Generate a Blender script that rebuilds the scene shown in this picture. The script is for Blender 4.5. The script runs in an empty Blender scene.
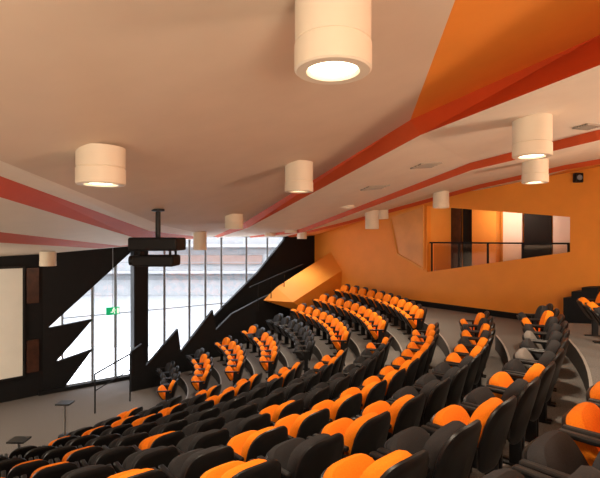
import bpy, bmesh, math, random
from mathutils import Vector, Matrix
from mathutils.bvhtree import BVHTree
random.seed(5)
E=4.65            # eye height above stage floor; measured coordinates are relative to the eye
F=450.0
scene=bpy.context.scene
COL=scene.collection
scene.view_settings.view_transform='Standard'
scene.view_settings.look='None'
scene.view_settings.exposure=0.38

# ---------------------------------------------------------------- materials
def mat(name,col,rough=0.6,noise=0.0,scale=40,metal=0.0,emit=None,estr=0.0,bump=0.0,spec=0.4):
    m=bpy.data.materials.new(name); m.use_nodes=True
    nt=m.node_tree; b=nt.nodes['Principled BSDF']
    b.inputs['Base Color'].default_value=(*col,1); b.inputs['Roughness'].default_value=rough
    b.inputs['Metallic'].default_value=metal
    b.inputs['Specular IOR Level'].default_value=spec
    if emit:
        b.inputs['Emission Color'].default_value=(*emit,1); b.inputs['Emission Strength'].default_value=estr
    tc=nt.nodes.new('ShaderNodeTexCoord'); n=nt.nodes.new('ShaderNodeTexNoise')
    n.inputs['Scale'].default_value=scale; n.inputs['Detail'].default_value=4
    nt.links.new(tc.outputs['Object'],n.inputs['Vector'])
    if noise>0:
        r=nt.nodes.new('ShaderNodeValToRGB')
        r.color_ramp.elements[0].position=0.3; r.color_ramp.elements[1].position=0.7
        r.color_ramp.elements[0].color=(*[c*(1-noise) for c in col],1)
        r.color_ramp.elements[1].color=(*[min(1,c*(1+noise)) for c in col],1)
        nt.links.new(n.outputs['Fac'],r.inputs['Fac']); nt.links.new(r.outputs['Color'],b.inputs['Base Color'])
    if bump>0:
        bp=nt.nodes.new('ShaderNodeBump'); bp.inputs['Strength'].default_value=bump; bp.inputs['Distance'].default_value=0.01
        nt.links.new(n.outputs['Fac'],bp.inputs['Height']); nt.links.new(bp.outputs['Normal'],b.inputs['Normal'])
    return m
def glassmat(name,tint=(0.95,0.97,1),g=0.08):
    m=bpy.data.materials.new(name); m.use_nodes=True; nt=m.node_tree
    for n in list(nt.nodes): nt.nodes.remove(n)
    o=nt.nodes.new('ShaderNodeOutputMaterial'); mx=nt.nodes.new('ShaderNodeMixShader')
    t=nt.nodes.new('ShaderNodeBsdfTransparent'); t.inputs[0].default_value=(*tint,1)
    gl=nt.nodes.new('ShaderNodeBsdfGlossy'); gl.inputs['Roughness'].default_value=0.05
    mx.inputs[0].default_value=g
    nt.links.new(t.outputs[0],mx.inputs[1]); nt.links.new(gl.outputs[0],mx.inputs[2]); nt.links.new(mx.outputs[0],o.inputs[0])
    return m
M_beige=mat('ceiling_beige',(0.63,0.50,0.38),0.7,0.03,3)
M_white=mat('ceiling_white',(0.80,0.70,0.57),0.6,0.03,3)
M_orangeC=mat('ceiling_orange',(0.80,0.26,0.03),0.6,0.03,3)
M_red=mat('ceiling_red',(0.58,0.085,0.022),0.6,0.04,3,spec=0.2)
M_wall=mat('wall_orange',(0.82,0.28,0.025),0.6,0.04,2)
M_wallL=mat('wall_light_orange',(0.80,0.34,0.06),0.6,0.04,2)
M_black=mat('black_paint',(0.008,0.008,0.009),0.6,0.1,10,spec=0.2)
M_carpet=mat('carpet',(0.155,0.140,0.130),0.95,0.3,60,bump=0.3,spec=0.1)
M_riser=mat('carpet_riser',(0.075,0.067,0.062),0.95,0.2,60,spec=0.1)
M_nose=mat('step_nosing',(0.26,0.24,0.22),0.5,0.05,30)
M_shell=mat('chair_shell',(0.008,0.008,0.009),0.42,0.1,30,spec=0.28)
M_or=mat('fabric_orange',(0.80,0.205,0.010),0.85,0.10,120,bump=0.2,spec=0.15)
M_ch=mat('fabric_charcoal',(0.024,0.023,0.025),0.85,0.15,120,bump=0.2,spec=0.2)
M_gr=mat('fabric_grey',(0.20,0.18,0.165),0.85,0.1,120,bump=0.2,spec=0.2)
M_fix=mat('fixture_cream',(0.72,0.62,0.49),0.5,0.02,5)
M_lamp=mat('lamp_glow',(1,0.9,0.7),0.5,emit=(1,0.87,0.6),estr=6.0)
M_lampdim=mat('lamp_glow_dim',(1,0.9,0.7),0.5,emit=(1,0.8,0.5),estr=1.4)
M_screen=mat('screen_white',(0.80,0.79,0.72),0.7,0.02,3)
M_glass=glassmat('window_glass')
M_glassI=glassmat('interior_glass',(0.9,0.85,0.8),0.05)
M_mull=mat('mullion_grey',(0.22,0.24,0.26),0.5,0.05,20)
M_chrome=mat('brushed_metal',(0.5,0.5,0.5),0.3,0.05,30,metal=1.0)
M_vent=mat('vent_grey',(0.30,0.25,0.20),0.6,0.05,20)
M_wood=mat('dark_timber',(0.05,0.018,0.010),0.35,0.4,6)
M_green=mat('sign_green',(0.0,0.45,0.18),0.4,0.02,10,emit=(0.0,0.6,0.22),estr=0.3)
M_signw=mat('sign_white',(0.9,0.95,0.9),0.4,0.02,10,emit=(0.9,1,0.9),estr=0.6)
M_ext=mat('exterior_concrete',(0.37,0.38,0.39),0.8,0.06,2)
M_extd=mat('exterior_dark_grey',(0.26,0.27,0.28),0.8,0.06,2)  # darker grey for the facade bands below the balcony slabs
M_extr=mat('exterior_brick',(0.27,0.19,0.165),0.8,0.1,2)
M_extrail=mat('exterior_rail',(0.22,0.23,0.24),0.6,0.05,10)
M_whitep=mat('white_panel',(0.85,0.83,0.80),0.5,0.02,4)
M_tan=mat('tinted_pane',(0.74,0.33,0.09),0.45,0.1,1.5,spec=0.3)

# ---------------------------------------------------------------- helpers
def R(x,y,z): return Vector((x,y,z+E))
def vplane(px,py,A,D):
    k=(px-300)/F
    t=(k*A[1]-A[0])/(D[0]-k*D[1])
    x=A[0]+D[0]*t; y=A[1]+D[1]*t
    return R(x,y,(239-py)*y/F)
def tag(o,kind=None,label=None,cat=None,group=None):
    if kind: o['kind']=kind
    if label: o['label']=label
    if cat: o['category']=cat
    if group: o['group']=group
def mesh(name,verts,faces,mats,idx=None,smooth=False):
    me=bpy.data.meshes.new(name); me.from_pydata([tuple(v) for v in verts],[],[list(f) for f in faces])
    for m in (mats if isinstance(mats,list) else [mats]): me.materials.append(m)
    if idx:
        for p,i in zip(me.polygons,idx): p.material_index=i
    bm=bmesh.new(); bm.from_mesh(me); bmesh.ops.recalc_face_normals(bm,faces=bm.faces); bm.to_mesh(me); bm.free()
    if smooth:
        for p in me.polygons: p.use_smooth=True
        me.set_sharp_from_angle(angle=math.radians(38))
    me.update(); return me
def obj(name,verts,faces,mats,idx=None,smooth=False,parent=None,kind=None,label=None,cat=None,group=None):
    me=mesh(name,verts,faces,mats,idx,smooth)
    o=bpy.data.objects.new(name,me); COL.objects.link(o)
    if parent: o.parent=parent
    tag(o,kind,label,cat,group)
    return o
def empty(name,loc,label,cat,group=None,rz=0):
    o=bpy.data.objects.new(name,None); o.location=loc; o.rotation_euler=(0,0,rz); o.empty_display_size=0.2
    COL.objects.link(o); tag(o,None,label,cat,group); return o
def child(o,par):   # o built in world coordinates
    o.parent=par
    o.matrix_parent_inverse=Matrix.LocRotScale(par.location,par.rotation_euler,None).inverted()
    return o
def prism(poly,off):
    n=len(poly); v=[Vector(p) for p in poly]+[Vector(p)+off for p in poly]
    f=[list(range(n)),[n+i for i in range(n)][::-1]]
    for i in range(n): f.append([i,n+i,n+(i+1)%n,(i+1)%n])
    return v,f
def boxv(c,s,M=None):
    cx,cy,cz=c; sx,sy,sz=[a/2 for a in s]
    v=[Vector((cx+a*sx,cy+b*sy,cz+d*sz)) for a in(-1,1) for b in(-1,1) for d in(-1,1)]
    if M: v=[M@p for p in v]
    return v,[(0,1,3,2),(4,6,7,5),(0,4,5,1),(2,3,7,6),(0,2,6,4),(1,5,7,3)]
def join(parts):
    V=[];Fc=[]
    for v,f in parts:
        o=len(V); V+=list(v); Fc+=[[i+o for i in q] for q in f]
    return V,Fc
def bar(a,b,w,h=None):
    h=h or w; a=Vector(a); b=Vector(b); d=(b-a); d.normalize()
    up=Vector((0,0,1)) if abs(d.z)<0.95 else Vector((0,1,0))
    s=d.cross(up).normalized(); u=s.cross(d)
    v=[]
    for p in (a,b):
        for i,j in((-1,-1),(1,-1),(1,1),(-1,1)): v.append(p+s*w/2*i+u*h/2*j)
    return v,[(0,3,2,1),(4,5,6,7),(0,1,5,4),(1,2,6,5),(2,3,7,6),(3,0,4,7)]
def lathe(prof,n=32,c=(0,0,0)):
    V=[];Fc=[]
    for r,z in prof:
        for k in range(n):
            a=2*math.pi*k/n; V.append(Vector((c[0]+r*math.cos(a),c[1]+r*math.sin(a),c[2]+z)))
    for i in range(len(prof)-1):
        for k in range(n):
            Fc.append([i*n+k,i*n+(k+1)%n,(i+1)*n+(k+1)%n,(i+1)*n+k])
    return V,Fc
def slab(w,h,t,e=3.2,curve=0.0,n=28,M=None):
    """rounded pad: superellipse outline in XZ (z 0..h), soft edges, bowed in Y"""
    rings=[(0.0,-t/2),(0.5,-t/2),(0.80,-t/2),(0.93,-t*0.42),(1.0,-t*0.15),(1.0,t*0.15),(0.93,t*0.42),(0.80,t/2),(0.5,t/2),(0.0,t/2)]
    V=[];Fc=[]
    for s,y in rings:
        for k in range(n):
            a=2*math.pi*k/n; ca,sa=math.cos(a),math.sin(a); ss=s if s>0 else 0.01
            x=math.copysign(abs(ca)**(2/e),ca)*w/2*ss
            z=math.copysign(abs(sa)**(2/e),sa)*h/2*ss
            yy=y-curve*((x/(w/2))**2)
            p=Vector((x,yy,z+h/2)); V.append(M@p if M else p)
    for i in range(len(rings)-1):
        for k in range(n): Fc.append([i*n+k,i*n+(k+1)%n,(i+1)*n+(k+1)%n,(i+1)*n+k])
    return V,Fc

# ---------------------------------------------------------------- plan data
C=(-7.5,11.8)
WA=(7.5,10.8); WD=(-4.9,6.2)
GA=(-7.0,14.0); GD=(7.0,5.2)
CORN=(0.54,19.6); LC=(-7.7,13.48)
DR=0.92; R0=13.15
def rr(i): return R0-DR*i
def zz(i): return -1.65-0.3*i
def pol(r,phi):
    a=math.radians(phi); return (C[0]+r*math.cos(a),C[1]+r*math.sin(a))
def outer(phi):
    a=math.radians(phi); dx,dy=math.cos(a),math.sin(a); best=60
    den=dx*WD[1]-dy*WD[0]
    if abs(den)>1e-6:
        t=((WA[0]-C[0])*WD[1]-(WA[1]-C[1])*WD[0])/den
        if t>0 and C[1]+dy*t>=10.8: best=min(best,t)
    if dx>1e-6: best=min(best,(7.5-C[0])/dx)
    if dy<-1e-6: best=min(best,(-3-C[1])/dy)
    if dx<-1e-6: best=min(best,(-12-C[0])/dx)
    return best

# ---------------------------------------------------------------- floor
V=[];Fc=[];idx=[]
def quad(a,b,c,d,m):
    o=len(V); V.extend([a,b,c,d]); Fc.append([o,o+1,o+2,o+3]); idx.append(m)
phis=[-100+1.5*k for k in range(93)]
for a,b in zip(phis[:-1],phis[1:]):
    mid=(a+b)/2
    for i in range(0,10):
        ri=rr(i)-DR/2; ro=rr(i)+DR/2
        if i<=1 and mid>-13: continue
        if i==0 or (i==2 and mid>-13): roa,rob=outer(a),outer(b)
        else: roa=rob=ro
        z=zz(i)
        p=[R(*pol(ri,a),z),R(*pol(roa,a),z),R(*pol(rob,b),z),R(*pol(ri,b),z)]
        n_=[R(*pol(ri+0.035,a),z),R(*pol(ri+0.035,b),z)]
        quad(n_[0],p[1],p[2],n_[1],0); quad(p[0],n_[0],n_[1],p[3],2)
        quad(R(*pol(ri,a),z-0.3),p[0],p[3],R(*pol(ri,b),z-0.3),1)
        hw=math.degrees(0.62/ri)
        if i>=3 and -9-hw<mid<-9+hw:
            r1=ri-0.36; zh=z-0.15
            q=[R(*pol(r1,a),zh),R(*pol(ri,a),zh),R(*pol(ri,b),zh),R(*pol(r1,b),zh)]
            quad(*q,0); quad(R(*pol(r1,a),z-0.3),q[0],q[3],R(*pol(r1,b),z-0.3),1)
for i in (0,1):
    ri=rr(i)-DR/2; ro=outer(-13) if i==0 else rr(i)+DR/2
    quad(R(*pol(ri,-13),zz(i)),R(*pol(ro,-13),zz(i)),R(*pol(ro,-13),-2.25),R(*pol(ri,-13),-2.25),1)
for i in range(0,10):
    ri=rr(i)-DR/2
    for ph in (38,-100):
        if ph==38 and i<2: continue
        ro=outer(38) if (i==2 and ph==38) else rr(i)+DR/2
        quad(R(*pol(ri,ph),zz(i)),R(*pol(ro,ph),zz(i)),R(*pol(ro,ph),-4.65),R(*pol(ri,ph),-4.65),1)
o=len(V)
for p in [(-12,-3),(7.5,-3),(7.5,10.8),CORN,LC,(-12,9.5)]: V.append(R(p[0],p[1],-4.65))
Fc.append(list(range(o,o+6))); idx.append(0)
obj('floor',V,Fc,[M_carpet,M_riser,M_nose],idx,kind='structure')

# ---------------------------------------------------------------- ceiling
def zm(x,y): return 1.25+0.25*x-0.05*y
def m3(x,y): return (x,y,zm(x,y))
T=(-3.2,16.82,0.10)
L=[m3(-1.9,-3),m3(-2.13,3.19),m3(-2.44,7.86),T]
Kc=[m3(0.1,-3),m3(0.87,2.52)]
U=[m3(7.5,-1.2),m3(5,1.2),m3(2.48,3.7),m3(1.21,4.94),m3(-1.3,10.6),T]
Q=[(7.5,-2.5,1.7),(4.6,0,1.5),(2.07,3.1,1.2),(1.24,4.63,1.07),(-1.25,10.8,0.27),(-3.1,16.9,0.05)]
S=[(7.5,1.5,1.7),(5.2,3.2,1.45),(3.4,5.2,1.25),(2.57,6.8,1.15),(0,12.5,0.27),(-2.0,17.71,0.10)]
S2=[(7.5,1.6,1.5),(5.2,3.25,1.30),(3.45,5.2,1.14),(2.62,6.85,1.05),(0.05,12.5,0.18),(-1.95,17.75,0.05)]
WT=[(7.5,10.8,1.85),(7.34,11.0,1.8),(6.46,12.1,1.64),(5.39,13.5,1.47),(4.53,14.56,1.42),(2.94,16.57,0.88),(0.54,19.6,0.13)]
L2=[(-2.15,-3,1.0),(-2.4,3.6,0.504),(-2.77,8.3,0.148),(-3.5,16.6,0.05)]
L3=[(-2.5,-3,0.85),(-2.67,4.0,0.373),(-3.26,8.9,0.02),(-3.9,16.3,0.0)]
L4=[(-4.5,-3,0.5),(-4.0,6,0.093),(-4.2,10.5,-0.16),(-4.6,15.78,-0.10)]
L5=[(-4.9,-3,0.4),(-4.5,6,-0.02),(-4.7,10.5,-0.22),(-5.1,15.4,-0.18)]
L6=[(-12,-3,-0.2),(-12,9.5,-0.7),(-7.7,13.48,-0.45)]
V=[];Fc=[];idx=[]
def poly(pts,m):
    o=len(V); V.extend([R(*p) for p in pts]); Fc.append(list(range(o,o+len(pts)))); idx.append(m)
def strip(A,B,m):
    for i in range(len(A)-1):
        poly([A[i],A[i+1],B[i+1]],m); poly([A[i],B[i+1],B[i]],m)
poly([L[0],L[1],Kc[1],Kc[0]],0); poly([L[1],L[2],U[4],U[3],Kc[1]],0); poly([L[2],L[3],U[4]],0)
poly([Kc[0],Kc[1],U[3],U[2],U[1],U[0],m3(7.5,-3)],2)
strip(U,Q,3)
poly([U[0],m3(7.5,-3),(7.5,-3,1.7),Q[0]],3)
strip(Q,S,1); strip(S,S2,3)
Mid=[(7.5,6.5,1.72),(6.6,7.6,1.62),(5.3,9.0,1.48),(4.2,10.6,1.28),(1.6,14.8,0.60),(-0.6,18.75,0.10)]
strip(S2,Mid,1)
MidB=[(a+0.12,b+0.1,c-0.07) for a,b,c in Mid]; MidB[0]=(7.5,6.6,1.62); MidB[-1]=(-0.5,18.83,0.05)
strip(Mid,MidB,3)
poly([MidB[0],MidB[1],WT[1],WT[0]],2); poly([MidB[1],MidB[2],WT[2],WT[1]],2); poly([MidB[2],MidB[3],WT[3],WT[2]],1)
poly([MidB[3],WT[4],WT[3]],1); poly([MidB[3],MidB[4],WT[5],WT[4]],1); poly([MidB[4],MidB[5],WT[6],WT[5]],2)
strip(L,L2,1); strip(L2,L3,3); strip(L3,L4,1); strip(L4,L5,3)
poly([L5[0],L5[1],L6[1],L6[0]],0); poly([L5[1],L5[2],L6[2],L6[1]],0); poly([L5[2],L5[3],L6[2]],0)
obj('ceiling',V,Fc,[M_beige,M_white,M_orangeC,M_red],idx,kind='structure')
bvh=BVHTree.FromPolygons([tuple(v) for v in V],Fc)
def ceilz(x,y):
    h=bvh.ray_cast(Vector((x,y,-1)),Vector((0,0,1)))
    return h[0].z if h[0] else E+0.5
v,f=prism([R(-12.5,-3.5,3.6),R(8.5,-3.5,3.6),R(8.5,10.8,3.6),R(1,20.2,3.6),R(-7.9,14.2,3.6),R(-12.5,9.8,3.6)],Vector((0,0,0.2)))
obj('light_seal_slab',v,f,M_beige,kind='structure')  # unseen slab added over the folded panels to stop sky light leaking in

# ---------------------------------------------------------------- walls
def wallq(name,a,b,z0,z1,m,off=(0,0)):
    v,f=prism([R(a[0],a[1],z0),R(b[0],b[1],z0),R(b[0],b[1],z1),R(a[0],a[1],z1)],Vector((off[0],off[1],0)))
    return obj(name,v,f,m,kind='structure')
wallq('wall_back',(-12,-3),(7.5,-3),-4.65,3.6,M_white,(0,-0.2))
wallq('wall_entry',(7.5,-3),(7.5,10.8),-4.65,3.6,M_wall,(0.2,0))
wallq('wall_left',(-12,-3),(-12,9.5),-4.65,3.6,M_black,(-0.2,0))
wallq('wall_front',(-12,9.5),LC,-4.65,3.6,M_black,(-0.14,0.15))
wn=Vector((6.2,4.9,0)).normalized()
def wp(px,py): return vplane(px,py,WA,WD)
def wxy(px):
    p=wp(px,239); return (p.x,p.y)
op=[wp(427,206),wp(570,217),wp(570,252),wp(427,272)]
x0=wxy(570); x1=wxy(427)
parts=[]
def wpoly(pts): parts.append(prism(pts,wn*0.2))
wpoly([R(*WA,-4.65),R(*x0,-4.65),R(*x0,3.6),R(*WA,3.6)])
wpoly([op[1],op[0],R(*x1,3.6),R(*x0,3.6)])
wpoly([R(*x0,-4.65),R(*x1,-4.65),op[3],op[2]])
wpoly([R(*x1,-4.65),R(*CORN,-4.65),R(*CORN,3.6),R(*x1,3.6)])
v,f=join(parts); obj('wall_right',v,f,M_wall,kind='structure')
bk=1.3
a=Vector((x0[0],x0[1],0))+wn*0.2; b=Vector((x1[0],x1[1],0))+wn*0.2
a2=a+wn*bk; b2=b+wn*bk
zf=E-1.5; zt=E+1.15
def q4(a,b,z0,z1): return [Vector((a.x,a.y,z0)),Vector((b.x,b.y,z0)),Vector((b.x,b.y,z1)),Vector((a.x,a.y,z1))]
v,f=join([(q4(a2,b2,zf,zt),[(0,1,2,3)]),(q4(a,a2,zf,zt),[(0,1,2,3)]),(q4(b,b2,zf,zt),[(0,1,2,3)]),
 ([Vector((p.x,p.y,zf)) for p in (a,b,b2,a2)],[(0,1,2,3)]),([Vector((p.x,p.y,zt)) for p in (a,b,b2,a2)],[(0,1,2,3)])])
obj('wall_booth',v,f,M_wallL,kind='structure')
BA=(a2.x-wn.x*0.12,a2.y-wn.y*0.12); BD=WD
def bpl(px,py): return vplane(px,py,BA,BD)
def boothpanel(name,xa,xb,ya,m,lab,cat,kind=None):
    A_=bpl(xa,239);B_=bpl(xb,239); z1_=min(bpl(xa,ya).z,zt-0.02); z0_=zf+0.005
    v,f=prism([Vector((A_.x,A_.y,z0_)),Vector((B_.x,B_.y,z0_)),Vector((B_.x,B_.y,z1_)),Vector((A_.x,A_.y,z1_))],wn*0.05)
    return obj(name,v,f,m,kind=kind,label=lab,cat=cat)
boothpanel('wall_panel',441,461,206,M_wood,'dark timber panel beside orange partition in the booth','panel')
boothpanel('wall_panel',463,474,207,M_black,'tall black panel beside orange booth partition','panel')
boothpanel('wall_panel',503,522,208,M_whitep,'tall white panel behind the booth balustrade','panel')
boothpanel('door_1',524,551,208,M_black,None,None,'structure')
boothpanel('wall_panel',553,577,208,M_whitep,'white panel next to the black booth door','panel')
A_=bpl(476,239);B_=bpl(500,239)
v,f=prism([Vector((A_.x,A_.y,zf)),Vector((B_.x,B_.y,zf)),Vector((B_.x,B_.y,zt)),Vector((A_.x,A_.y,zt))],-wn*0.25)
obj('wall_partition',v,f,M_wallL,kind='structure')
def ins(px,z,off=0.1):
    p=wp(px,239); return Vector((p.x,p.y,0))+wn*off+Vector((0,0,z+E))
bal=empty('balustrade',ins(500,-0.7),'glass balustrade with black top rail in the booth opening','railing')
v,f=bar(ins(428,-0.12),ins(569,-0.12),0.05,0.05); child(obj('top_rail',v,f,M_black),bal)
def sill(px):
    t=(px-427)/143; return (op[3].z*(1-t)+op[2].z*t)-E
for px in (430,457,486,521,567):
    v,f=bar(ins(px,-0.14),ins(px,sill(px)-0.1),0.05,0.05); child(obj('post',v,f,M_black),bal)
v,f=prism([ins(432,sill(432)),ins(565,sill(565)),ins(565,-0.16),ins(432,-0.16)],wn*0.012); child(obj('glass_panel',v,f,M_glassI),bal)
gp=[wp(391,217),wp(424,206),wp(424,269),wp(398,254)]
v,f=join([bar(gp[i]-wn*0.03,gp[(i+1)%4]-wn*0.03,0.05,0.06) for i in range(4)]); wo=obj('window_9',v,f,M_wallL,kind='structure')
v,f=prism([p-wn*0.015 for p in gp],wn*0.01); obj('pane',v,f,M_tan,parent=wo)
parts=[]
for a_,b_ in ((575,440),(440,330)):
    p,q_=wp(a_,239),wp(b_,239)
    parts.append(prism([Vector((p.x,p.y,E-2.25)),Vector((q_.x,q_.y,E-2.25)),Vector((q_.x,q_.y,E-2.08)),Vector((p.x,p.y,E-2.08))],-wn*0.03))
v,f=join(parts); obj('baseboard_right',v,f,M_black,kind='structure')
pts=[wp(x,y)-wn*0.03 for x,y in [(572,322),(572,296),(580,296),(580,290),(590,290),(590,286),(606,286),(606,322)]]
pts[0].z=E-2.25; pts[-1].z=E-2.25
v,f=prism(pts,-wn*0.5); obj('trim_1',v,f,M_black,kind='structure')

# ---------------------------------------------------------------- window wall
gn=Vector((-5.2,7.0,0)).normalized()
def gw(px,py): return vplane(px,py,GA,GD)
def gz(pts,d=0.0): return [gw(x,y)+gn*d for x,y in pts]
saw=[(40,250),(131,248),(131,252),(48,328),(93,319),(56,362),(93,349),(62,392)]
pts=gz(saw); p0=gw(62,300); pts[-1]=Vector((p0.x,p0.y,0.0)); p1=gw(40,300); pts.append(Vector((p1.x,p1.y,0.0)))
pts[0].z=E+0.3; pts[1].z=E+0.3
v,f=prism(pts,gn*0.12); obj('wall_sawtooth',v,f,M_black,kind='structure')
A_=gw(130,239)-gn*0.45; B_=gw(144,239)-gn*0.45
v,f=prism([Vector((A_.x,A_.y,0)),Vector((B_.x,B_.y,0)),Vector((B_.x,B_.y,E+0.1)),Vector((A_.x,A_.y,E+0.1))],gn*0.4)
obj('column',v,f,M_black,label='black square column standing by the windows',cat='column')
band=[(330,225),(286,225),(282,240),(256,272),(222,306),(185,345),(240,325),(300,290),(330,270)]
v,f=prism(gz(band,-0.15),gn*0.13); obj('wall_diagonal',v,f,M_black,kind='structure')
A_=gw(38,239);B_=gw(314,239)
v,f=prism([Vector((A_.x,A_.y,E+0.12)),Vector((B_.x,B_.y,E+0.12)),Vector((B_.x,B_.y,E+3.6)),Vector((A_.x,A_.y,E+3.6))],gn*0.15)
obj('wall_header',v,f,M_white,kind='structure')
v,f=prism([Vector((A_.x,A_.y,0)),Vector((B_.x,B_.y,0)),Vector((B_.x,B_.y,0.12)),Vector((A_.x,A_.y,0.12))],-gn*0.1)
obj('baseboard_window',v,f,M_black,kind='structure')
mx=[62,93,116,146,165,190,206,222,247,268,290,313]
for i in range(len(mx)-1):
    a_=gw(mx[i],239)+gn*0.05; b_=gw(mx[i+1],239)+gn*0.05; u=(b_-a_).normalized()
    a_.z=0.12;b_.z=0.12
    z1=Vector((0,0,E)); w=0.035
    br=[bar(a_+u*w/2,a_+u*w/2+z1,w,0.08),bar(b_-u*w/2,b_-u*w/2+z1,w,0.08)]
    for k in (0.0,0.45,0.995):
        br.append(bar(a_+Vector((0,0,k*E)),b_+Vector((0,0,k*E)),0.05,0.05 if k!=0.45 else 0.025))
    v,f=join(br); wo=obj('window_%d'%(20+i),v,f,M_mull,kind='structure')
    v,f=prism([a_,b_,b_+z1,a_+z1],gn*0.012); obj('pane',v,f,M_glass,parent=wo)
PD=(math.cos(math.radians(38.6)),math.sin(math.radians(38.6)))
def pp(px,py): return vplane(px,py,C,PD)
zig=[(131,352),(142,344),(146,366),(178,329),(181,352),(213,310),(216,330),(232,314),(262,298),(285,288),(300,282),(328,262)]
pts=[pp(x,y) for x,y in zig]; e=pts[-1].copy(); s=pts[0].copy(); e.z=0; s.z=0; pts+= [e,s]
pn=Vector((-PD[1],PD[0],0))
v,f=prism(pts,pn*0.12); obj('trim_2',v,f,M_black,kind='structure')
wed=[(360,246),(334,249),(275,287),(262,300),(300,312),(360,285)]
pts=[pp(x,y)-pn*0.10 for x,y in wed]
wedf=[pp(x,y)-pn*0.75 for x,y in [(352,262),(338,264),(300,288),(281,300),(300,312),(352,290)]]
n=len(pts); v=pts+wedf
f=[list(range(n))[::-1],[n+i for i in range(n)]]; idx=[0,0]
for i in range(n): f.append([i,(i+1)%n,n+(i+1)%n,n+i]); idx.append(1 if i<3 else 0)
obj('wall_parapet',v,f,[M_wall,M_wallL],idx,kind='structure')
hr=empty('handrail',pp(262,300),'thin black metal handrail along the sloping orange parapet','railing')
for x,y in ((255,283),(268,278),(281,272)):
    a_=pp(x,y)-pn*0.2; v,f=bar(a_,Vector((a_.x,a_.y,a_.z-1.0)),0.03); child(obj('post',v,f,M_black),hr)
v,f=bar(pp(247,287)-pn*0.2,pp(300,264)-pn*0.2,0.04); child(obj('rail',v,f,M_black),hr)

# exterior
v,f=prism([R(-40,22,-5.2),R(30,22,-5.2),R(30,70,-5.2),R(-40,70,-5.2)],Vector((0,0,-0.1)))
obj('ground',v,f,M_ext,kind='structure')
ex=empty('building',R(-14,40,-5.2),'pale concrete building with balcony slabs outside the windows','building')
for i,z in enumerate((-3.0,-0.6,1.8,4.2,6.6)):
    v,f=boxv((-12,41.2,z+E),(36,1.1,0.25)); child(obj('balcony_slab',v,f,M_ext),ex)
    v,f=boxv((-12,40.6,z+E+0.9),(36,0.05,0.06)); child(obj('balcony_rail',v,f,M_extrail),ex)
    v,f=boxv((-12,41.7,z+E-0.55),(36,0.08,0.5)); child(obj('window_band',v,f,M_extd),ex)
v,f=boxv((-12,42,E+1),(36,0.5,12.4)); child(obj('facade',v,f,M_ext),ex)
v,f=boxv((-8,41.6,E-1.9),(9,0.35,0.8)); child(obj('brick_band',v,f,M_extr),ex)

# ---------------------------------------------------------------- projection screen on the front wall
FD=(-4.3,-3.98); fn=Vector((3.98,-4.3,0)).normalized()
def fw(px,py): return vplane(px,py,LC,FD)
fd=Vector((FD[0],FD[1],0)).normalized()
a_=fw(22,268); zt_=a_.z; zb_=fw(22,375).z
sc=empty('projection_screen',Vector((a_.x,a_.y,zb_))+fn*0.08,'large white projection screen in thin black frame','screen')
P0=Vector((a_.x,a_.y,0))+fn*0.08
def scq(u0,u1,z0,z1): return [P0+fd*u0+Vector((0,0,z0)),P0+fd*u1+Vector((0,0,z0)),P0+fd*u1+Vector((0,0,z1)),P0+fd*u0+Vector((0,0,z1))]
v,f=prism(scq(0,4.2,zb_,zt_),-fn*0.03); child(obj('screen_surface',v,f,M_screen),sc)
v,f=join([prism(scq(-0.06,0.0,zb_-0.06,zt_+0.06),fn*0.03),prism(scq(0,4.2,zt_,zt_+0.06),fn*0.03),prism(scq(0,4.2,zb_-0.06,zb_),fn*0.03),prism(scq(4.2,4.26,zb_-0.06,zt_+0.06),fn*0.03)])
child(obj('frame',v,f,M_shell),sc)
for ya,yb in ((303,268),(372,340)):
    v,f=prism(scq(-0.42,-0.1,fw(30,ya).z,fw(30,yb).z),-fn*0.075); obj('acoustic_panel',v,f,M_wood,label='small dark brown timber panel on the black wall',cat='panel')

# exit sign
ex0=vplane(113,311,(GA[0]-gn.x*0.3,GA[1]-gn.y*0.3),GD)
gd=Vector((GD[0],GD[1],0)).normalized()
es=empty('exit_sign',ex0,'green emergency exit sign with white running figure','sign')
def sq(u0,u1,z0,z1,o): return [ex0+gd*u0+Vector((0,0,z0))-gn*o,ex0+gd*u1+Vector((0,0,z0))-gn*o,ex0+gd*u1+Vector((0,0,z1))-gn*o,ex0+gd*u0+Vector((0,0,z1))-gn*o]
v,f=prism(sq(-0.2,0.2,-0.12,0.12,0),gn*0.04); child(obj('sign_face',v,f,M_green),es)
v,f=join([prism(sq(*t,0.01),gn*0.006) for t in ((-0.02,0.04,-0.02,0.05),(0.0,0.05,0.06,0.1),(-0.07,0.0,-0.05,-0.02),(0.03,0.06,-0.09,-0.02),(0.04,0.09,0.02,0.04),(0.12,0.18,-0.09,0.09))])
child(obj('pictogram',v,f,M_signw),es)
v,f=bar(ex0+Vector((0,0,0.12))+gn*0.02,Vector((ex0.x,ex0.y,E-0.12))+gn*0.02,0.015); child(obj('hanging_rod',v,f,M_mull),es)
# handrail beside the stage stair
def P(px,py,d): return R((px-300)/F*d,d,(239-py)/F*d)
h1=P(95,374,12.0); h2=P(130,354,12.9)
sr=empty('stair_handrail',Vector((h1.x,h1.y,0)),'black tubular handrail beside the lower stair','railing')
for p in (h1,h2):
    v,f=bar(p,Vector((p.x,p.y,0)),0.03); child(obj('post',v,f,M_black),sr)
v,f=bar(h1,h2,0.035); child(obj('rail',v,f,M_black),sr)
v,f=bar(h1-Vector((0,0,0.45)),h2-Vector((0,0,0.45)),0.02); child(obj('rail',v,f,M_black),sr)

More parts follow.
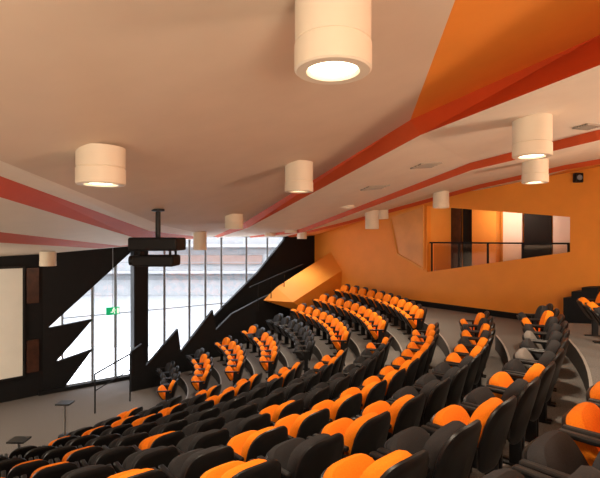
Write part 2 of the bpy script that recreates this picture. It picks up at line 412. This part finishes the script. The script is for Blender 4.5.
# ---------------------------------------------------------------- downlights
fixtures=[(333,72,76),(101,185,46),(299,192,28),(532,157,36),(535,183,24),(346,208,17),(441,208,15.5),(234,229,18),
          (200,250,13),(48,266,15),(-2,232,22),(372,229,13.5),(382,219,12.5),(291,233,12.5),(302,239,9.5),(270,236,11)]
for k,(px,py,w) in enumerate(fixtures):
    d=0.355*F/w; x=(px-300)/F*d; z=(239-py)/F*d+E; cz=ceilz(x,d)
    h=max(0.2,cz-z+0.01)
    near=k in(0,1,3,4)
    root=empty('downlight',(x,d,z),'cream cylindrical surface-mounted downlight, %s'%('lamp glowing warm' if near else 'softly lit'),'ceiling light','cylindrical ceiling downlights')
    r=0.1775
    prof=[(0.001,h),(r,h),(r,0.135),(r-0.006,0.132),(r-0.006,0.126),(r+0.003,0.122),(r+0.003,0.008),(r-0.006,0.0),(0.125,0.0),(0.115,0.012),(0.112,0.03)]
    v,f=lathe(prof,40 if w>20 else 24); obj('housing',v,f,M_fix,parent=root,smooth=True)
    v,f=lathe([(0.001,0.018),(0.114,0.018)],28); obj('lamp',v,f,M_lamp if near else M_lampdim,parent=root)
    ld=bpy.data.lights.new('spot','SPOT'); ld.energy=150; ld.color=(1,0.83,0.62); ld.spot_size=math.radians(120); ld.spot_blend=0.8; ld.shadow_soft_size=0.1
    lo=bpy.data.objects.new('spot_lamp',ld); lo.location=(0,0,-0.02); COL.objects.link(lo); lo.parent=root

# ---------------------------------------------------------------- projector
pd=6.4; s_=0.71
pc=P(158,245,pd); cz=ceilz(pc.x,pc.y)
pj=empty('projector',pc,'large black ceiling-mounted projector on a black pole','projector')
hh=cz-pc.z
v,f=lathe([(0.001,hh),(0.09,hh),(0.09,hh-0.03),(0.035,hh-0.04),(0.035,0.1),(0.001,0.1)],20,(0,0,0))
obj('mounting_pole',v,f,M_shell,parent=pj,smooth=True)
def beveled(c,s,bw=0.02):
    v,f=boxv(c,s); bm=bmesh.new(); vs=[bm.verts.new(p) for p in v]
    for q in f: bm.faces.new([vs[i] for i in q])
    bmesh.ops.bevel(bm,geom=list(bm.edges),offset=bw,segments=2,affect='EDGES',profile=0.5)
    bm.verts.index_update()
    V=[p.co.copy() for p in bm.verts]; Fc=[[p.index for p in q.verts] for q in bm.faces]; bm.free(); return V,Fc
def sc_(vf): return [Vector(p)*s_ for p in vf[0]],vf[1]
v,f=sc_(beveled((0,0,0.02),(0.95,0.75,0.26),0.04)); obj('upper_body',v,f,M_black,parent=pj)
v,f=sc_(beveled((-0.02,0,-0.31),(0.80,0.60,0.22),0.04)); obj('lower_body',v,f,M_black,parent=pj)
for a1 in(-0.3,0.3):
    for b1 in (-0.2,0.2):
        v,f=sc_(bar((a1,b1,-0.10),(a1,b1,-0.21),0.04)); obj('bracket',v,f,M_black,parent=pj)
v,f=lathe([(0.001,0.0),(0.09,0.0),(0.1,0.02),(0.1,0.14),(0.07,0.14)],20); v=[Vector((-0.42-p.z,p.x,p.y-0.31))*s_ for p in v]
obj('lens',v,f,M_shell,parent=pj,smooth=True)
def vent(px0,px1,py0,py1,n,lab):
    c=((px0+px1)/2,(py0+py1)/2)
    k=((c[0]-300)/F,(239-c[1])/F); h=bvh.ray_cast(Vector((0,0,E)),Vector((k[0],1,k[1])).normalized())
    if not h[0]: return
    nn=h[1]; nn=nn if nn.z<0 else -nn
    d=h[0].y; w=(px1-px0)/F*d; l=0.5*w
    X=(Vector((0.9,0.45,0))-nn*Vector((0.9,0.45,0)).dot(nn)).normalized(); Y=nn.cross(X)
    root=empty('ceiling_vent',h[0],lab,'vent')
    parts=[]
    for i in range(n):
        c_=Y*(((i+0.5)/n-0.5)*l)+nn*0.012
        parts.append(bar(c_-X*w/2,c_+X*w/2,l/n*0.6,0.015))
    v,f=join(parts); obj('grille',v,f,M_vent,parent=root)
    v,f=join([bar(Y*l/2*s1-X*w/2+nn*0.01,Y*l/2*s1+X*w/2+nn*0.01,0.03,0.02) for s1 in(-1,1)]); obj('frame',v,f,M_vent,parent=root)
vent(575,600,121,131,5,'dark slotted air vent in the white ceiling')
vent(412,440,162,168,3,'grey slotted air vent in the ceiling band')
vent(362,388,184,190,3,'grey slotted air vent in the ceiling band')

# ---------------------------------------------------------------- chairs
tables=[P(65,403,10.6),P(19,440,8.8)]
def T4(loc,rx=0): return Matrix.Translation(loc)@Matrix.Rotation(rx,4,'X')
tiltb=math.radians(-15)
shellV=slab(0.455,0.55,0.055,e=3.0,curve=0.04,M=T4((0,0.115,0.32),tiltb))
cushV=slab(0.42,0.44,0.115,e=2.7,curve=0.03,M=T4((0,0.038,0.385),tiltb))
tilts=math.radians(32)
seatV=slab(0.42,0.37,0.11,e=3.2,curve=0.0,M=T4((0,-0.03,0.35),tilts))
panV=slab(0.40,0.35,0.04,e=3.4,curve=0.0,M=T4((0,-0.088,0.325),tilts))
armV=beveled((0,-0.055,0.61),(0.05,0.36,0.035),0.012)
legV=join([beveled((0,0.03,0.305),(0.035,0.10,0.58),0.01),beveled((0,0.0,0.012),(0.045,0.26,0.024),0.008),beveled((0,0.085,0.49),(0.03,0.10,0.14),0.01)])
mS=mesh('backrest_shell',*shellV,M_shell,smooth=True)
def var(n,vf,m): return mesh(n,*vf,m,smooth=True)
mC={k:var('backrest_cushion',cushV,m) for k,m in (('o',M_or),('c',M_ch))}
mT={k:var('seat_cushion',seatV,m) for k,m in (('o',M_or),('c',M_ch),('g',M_gr))}
mP=mesh('seat_pan',*panV,M_shell,smooth=True)
mA=mesh('armrest',*armV,M_shell); mL=mesh('leg',*legV,M_shell)
LAB={'o':'black-shelled auditorium chair with orange upholstery, seat tipped up',
     'c':'black-shelled auditorium chair with charcoal upholstery, seat tipped up',
     'g':'black-shelled auditorium chair with charcoal back and pale grey seat'}
tmpl={}
def build(k):
    root=bpy.data.objects.new('auditorium_chair',None); root.empty_display_size=0.2
    tag(root,None,LAB[k],'chair','auditorium chairs on the curved tiers')
    kids=[]
    def kid(n,me,loc=(0,0,0)):
        o=bpy.data.objects.new(n,me); o.location=loc; kids.append(o)
    kid('backrest_shell',mS); kid('backrest_cushion',mC['c' if k=='g' else k]); kid('seat_cushion',mT[k]); kid('seat_pan',mP)
    for s in(-1,1): kid('armrest',mA,(0.252*s,0,0)); kid('leg',mL,(0.252*s,0,0))
    return root,kids
for k in 'ocg': tmpl[k]=build(k)
nch=0
def place(x,y,z,phi,k):
    global nch
    for t in tables:
        if z<-4.3 and math.hypot(x-t.x,y-t.y)<0.62: return
    root,kids=tmpl[k]; r=root.copy(); r.location=R(x,y,z); r.rotation_euler=(0,0,math.radians(phi-90)); COL.objects.link(r)
    for c in kids:
        o=c.copy(); o.parent=r; COL.objects.link(o)
    nch+=1
SP=0.58
def vis(x,y,z):
    if y<0.75: return False
    if abs(x)/y>0.78+0.3/y: return False
    if (z+0.9)/y<-0.60-0.1/y: return False
    return True
# colour sequences along the nearest rows, starting at the aisle
SEQ={0:'oocooocooooccooooooo',1:'cocgcgcocococooocoooo',2:'ococoocccoococoooccoo'}
for i in range(0,11):
    r=rr(i); z=zz(i)
    dphi=math.degrees(SP/(r-0.14))
    if i>=3: ph0=-9-math.degrees(1.0/r)
    elif i==2: ph0=-15.5
    else: ph0=-19.5
    ph=ph0; run='o'; k=0
    while ph>-98:
        x,y=pol(r,ph)
        if i in SEQ: run=SEQ[i][k%len(SEQ[i])]
        elif random.random()<0.6: run=random.choices(['o','c','g'],[0.47,0.51,0.02])[0]
        if vis(x,y,z): place(x,y,z,ph,run)
        ph-=dphi; k+=1
    if i>=3:
        ph=-9+math.degrees(1.0/r); run='o' if i not in(6,) else 'c'
        while ph<(30 if i<=5 else 33.5):
            x,y=pol(r,ph)
            if random.random()<0.3: run=random.choices(['o','c'],[0.75,0.25] if i!=6 else [0.1,0.9])[0]
            place(x,y,z,ph,run); ph+=dphi
for k in tmpl:
    for c in tmpl[k][1]: bpy.data.objects.remove(c)
    bpy.data.objects.remove(tmpl[k][0])
print('chairs',nch)

for p in tables:
    root=empty('tablet_table',Vector((p.x,p.y,0)),'small black tablet table on a chrome pedestal','table','pedestal tablet tables')
    v,f=beveled((0,0,p.z),(0.34,0.28,0.035),0.012); obj('table_top',v,f,M_shell,parent=root)
    v,f=lathe([(0.001,p.z-0.02),(0.025,p.z-0.02),(0.025,0.03),(0.001,0.03)],14); obj('pedestal',v,f,M_chrome,parent=root,smooth=True)
    v,f=lathe([(0.001,0.035),(0.14,0.03),(0.15,0.0),(0.001,0.0)],20); obj('base_plate',v,f,M_shell,parent=root,smooth=True)
p=wp(579,178)-wn*0.06
root=empty('wall_speaker',p,'small black speaker on the orange wall','speaker')
v,f=beveled((0,0,0),(0.2,0.14,0.24),0.02); obj('speaker_body',v,f,M_shell,parent=root)
v,f=lathe([(0.001,0),(0.06,0),(0.07,0.015),(0.07,0.03)],16); v=[Vector((p_.x,-0.085+p_.z,p_.y)) for p_ in v]; obj('speaker_cone',v,f,M_mull,parent=root)

# ---------------------------------------------------------------- light
w=bpy.data.worlds.new('World'); scene.world=w; w.use_nodes=True
bg=w.node_tree.nodes['Background']; bg.inputs[0].default_value=(0.98,0.98,1.0,1); bg.inputs[1].default_value=4.2
def plight(loc,e,r,col=(1,0.87,0.70)):  # unseen fill lamps added out of frame to brighten the room
    ld=bpy.data.lights.new('fill_light','POINT'); ld.energy=e; ld.color=col; ld.shadow_soft_size=r
    o=bpy.data.objects.new('fill_light',ld); o.location=loc; COL.objects.link(o)
plight(R(1.5,-2.0,-0.6),310,0.8)
plight(R(6.2,3.5,-0.3),330,0.6)
plight(R(-7,-1,-1.8),380,0.9)
plight(R(-9,7.5,-2.2),350,0.8)
plight(R(-2.5,-1.5,-1.0),200,0.8)
plight((a2+b2)/2*1.0-wn*1.15+Vector((0,0,E+0.9)),30,0.15)  # added fill lamp to brighten the booth recess

cam=bpy.data.cameras.new('Camera'); cam.sensor_width=36; cam.lens=27; cam.clip_start=0.05
co=bpy.data.objects.new('Camera',cam); co.location=(0,0,E); co.rotation_euler=(math.radians(90),0,0); COL.objects.link(co)
scene.camera=co
